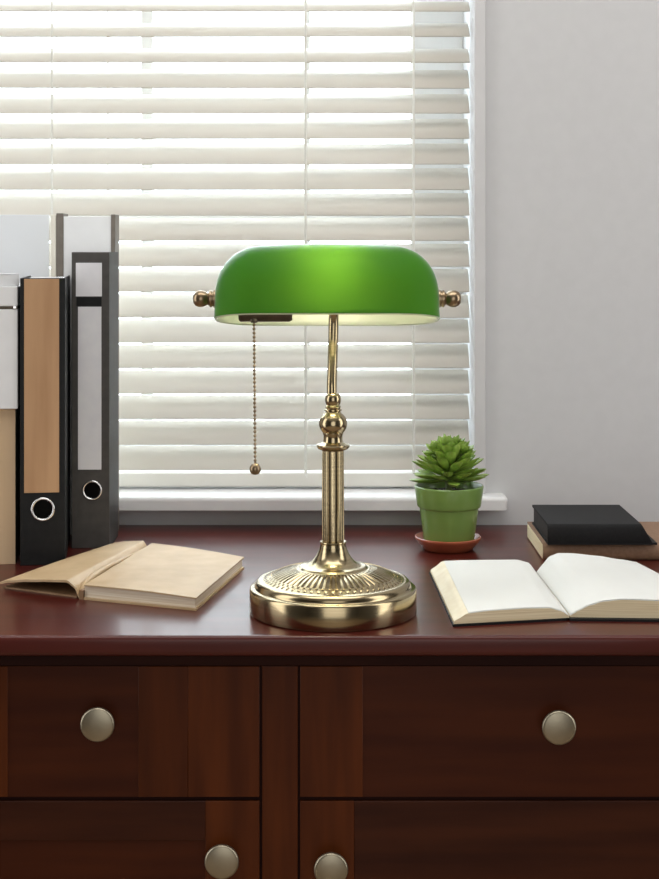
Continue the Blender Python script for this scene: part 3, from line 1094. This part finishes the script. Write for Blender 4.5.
# ------------------------------------------------------------------ tan open notebook at the left
nbk = thing('notebook', 'open tan leather notebook lying in front of the binders', 'notebook', (-0.2570, 1.5350, DZ))
nx, ny = -0.2570, 1.5350


def n_(x, y): return (x - nx, y - ny)


n00, n10, n01, n11 = n_(-0.2530, 1.5360), n_(-0.1330, 1.4880), n_(-0.2090, 1.7550), n_(-0.0965, 1.6860)


def pb_(u, v, top):
    uu, vv = 0.0 + u * 0.985, 0.012 + v * 0.976
    x, y = bil(n00, n10, n01, n11, uu, vv)
    return Vector((x, y, (0.0138 - 0.0022 * u + 0.0012 * math.sin(PI * u) if top else 0.0022)))


def under(u, v, top):
    x, y = bil(n00, n10, n01, n11, u, v)
    return Vector((x, y, 0.0021 if top else 0.0))


def over(u, v, top):
    x, y = bil(n00, n10, n01, n11, u, v)
    h = 0.0138 - 0.0022 * u + 0.0012 * math.sin(PI * u) + 0.0001
    return Vector((x, y, h + (0.0014 if top else 0)))


obj('page_block', slab(B(), pb_, 16, 8), M['page_edge'], nbk, smooth=40)
obj('cover', slab(B(), under, 12, 8), M['kraft'], nbk, smooth=40)
obj('top_page', slab(B(), over, 16, 8), M['kraft'], nbk, smooth=40)
# the turned-over cover at the left, lifted and curling down into the hinge
f00, f10, f01, f11 = n_(-0.3500, 1.5850), n_(-0.2580, 1.5380), n_(-0.2600, 1.7850), n_(-0.2130, 1.7580)
FP = [(0, 0.0085), (0.1, 0.0110), (0.35, 0.0140), (0.65, 0.0165), (0.85, 0.0180), (0.94, 0.0135), (1.0, 0.0028)]


def flap(u, v, top):
    x, y = bil(f00, f10, f01, f11, u, v)
    h = interp(FP, u) + 0.0012 * math.sin(3 * v + 2 * u) - 0.0012 * (1 - v)
    e = 0.0024
    return Vector((x, y, h + (0.0 if top else -e)))


obj('folded_cover', slab(B(), flap, 40, 16), M['kraft'], nbk, smooth=60)


def lower_leaf(u, v, top):
    x, y = bil(f00, f10, f01, f11, 0.02 + 0.93 * u, 0.02 + 0.95 * v)
    return Vector((x, y, 0.0018 if top else 0.0))


obj('inner_flap', slab(B(), lower_leaf, 16, 8), M['kraft_d'], nbk, smooth=60)
# rolled hinge lip
path = smooth_path([(n_(-0.2570, 1.541)[0], n_(-0.2570, 1.541)[1], 0.006), (n_(-0.2540, 1.560)[0], n_(0, 1.560)[1], 0.0125),
                    (n_(-0.2460, 1.60)[0], n_(0, 1.60)[1], 0.0150), (n_(-0.2350, 1.65)[0], n_(0, 1.65)[1], 0.0145),
                    (n_(-0.2220, 1.71)[0], n_(0, 1.71)[1], 0.0125), (n_(-0.2120, 1.755)[0], n_(0, 1.755)[1], 0.010)], 6)
obj('hinge', tube(B(), path, lambda t: 0.0016 + 0.0022 * math.sin(PI * min(1, t * 1.3 + .05)) if t < .72 else 0.0016, 12), M['kraft'], nbk, smooth=60)
obj('spine_strip', slab(B(), lambda u, v, t_: Vector((*bil(n_(-0.2580, 1.5375), n_(-0.2535, 1.5362), n_(-0.2140, 1.7570), n_(-0.2100, 1.7555), u, v), 0.0095 if t_ else 0.0)), 3, 10),
    M['kraft_d'], nbk, smooth=40)
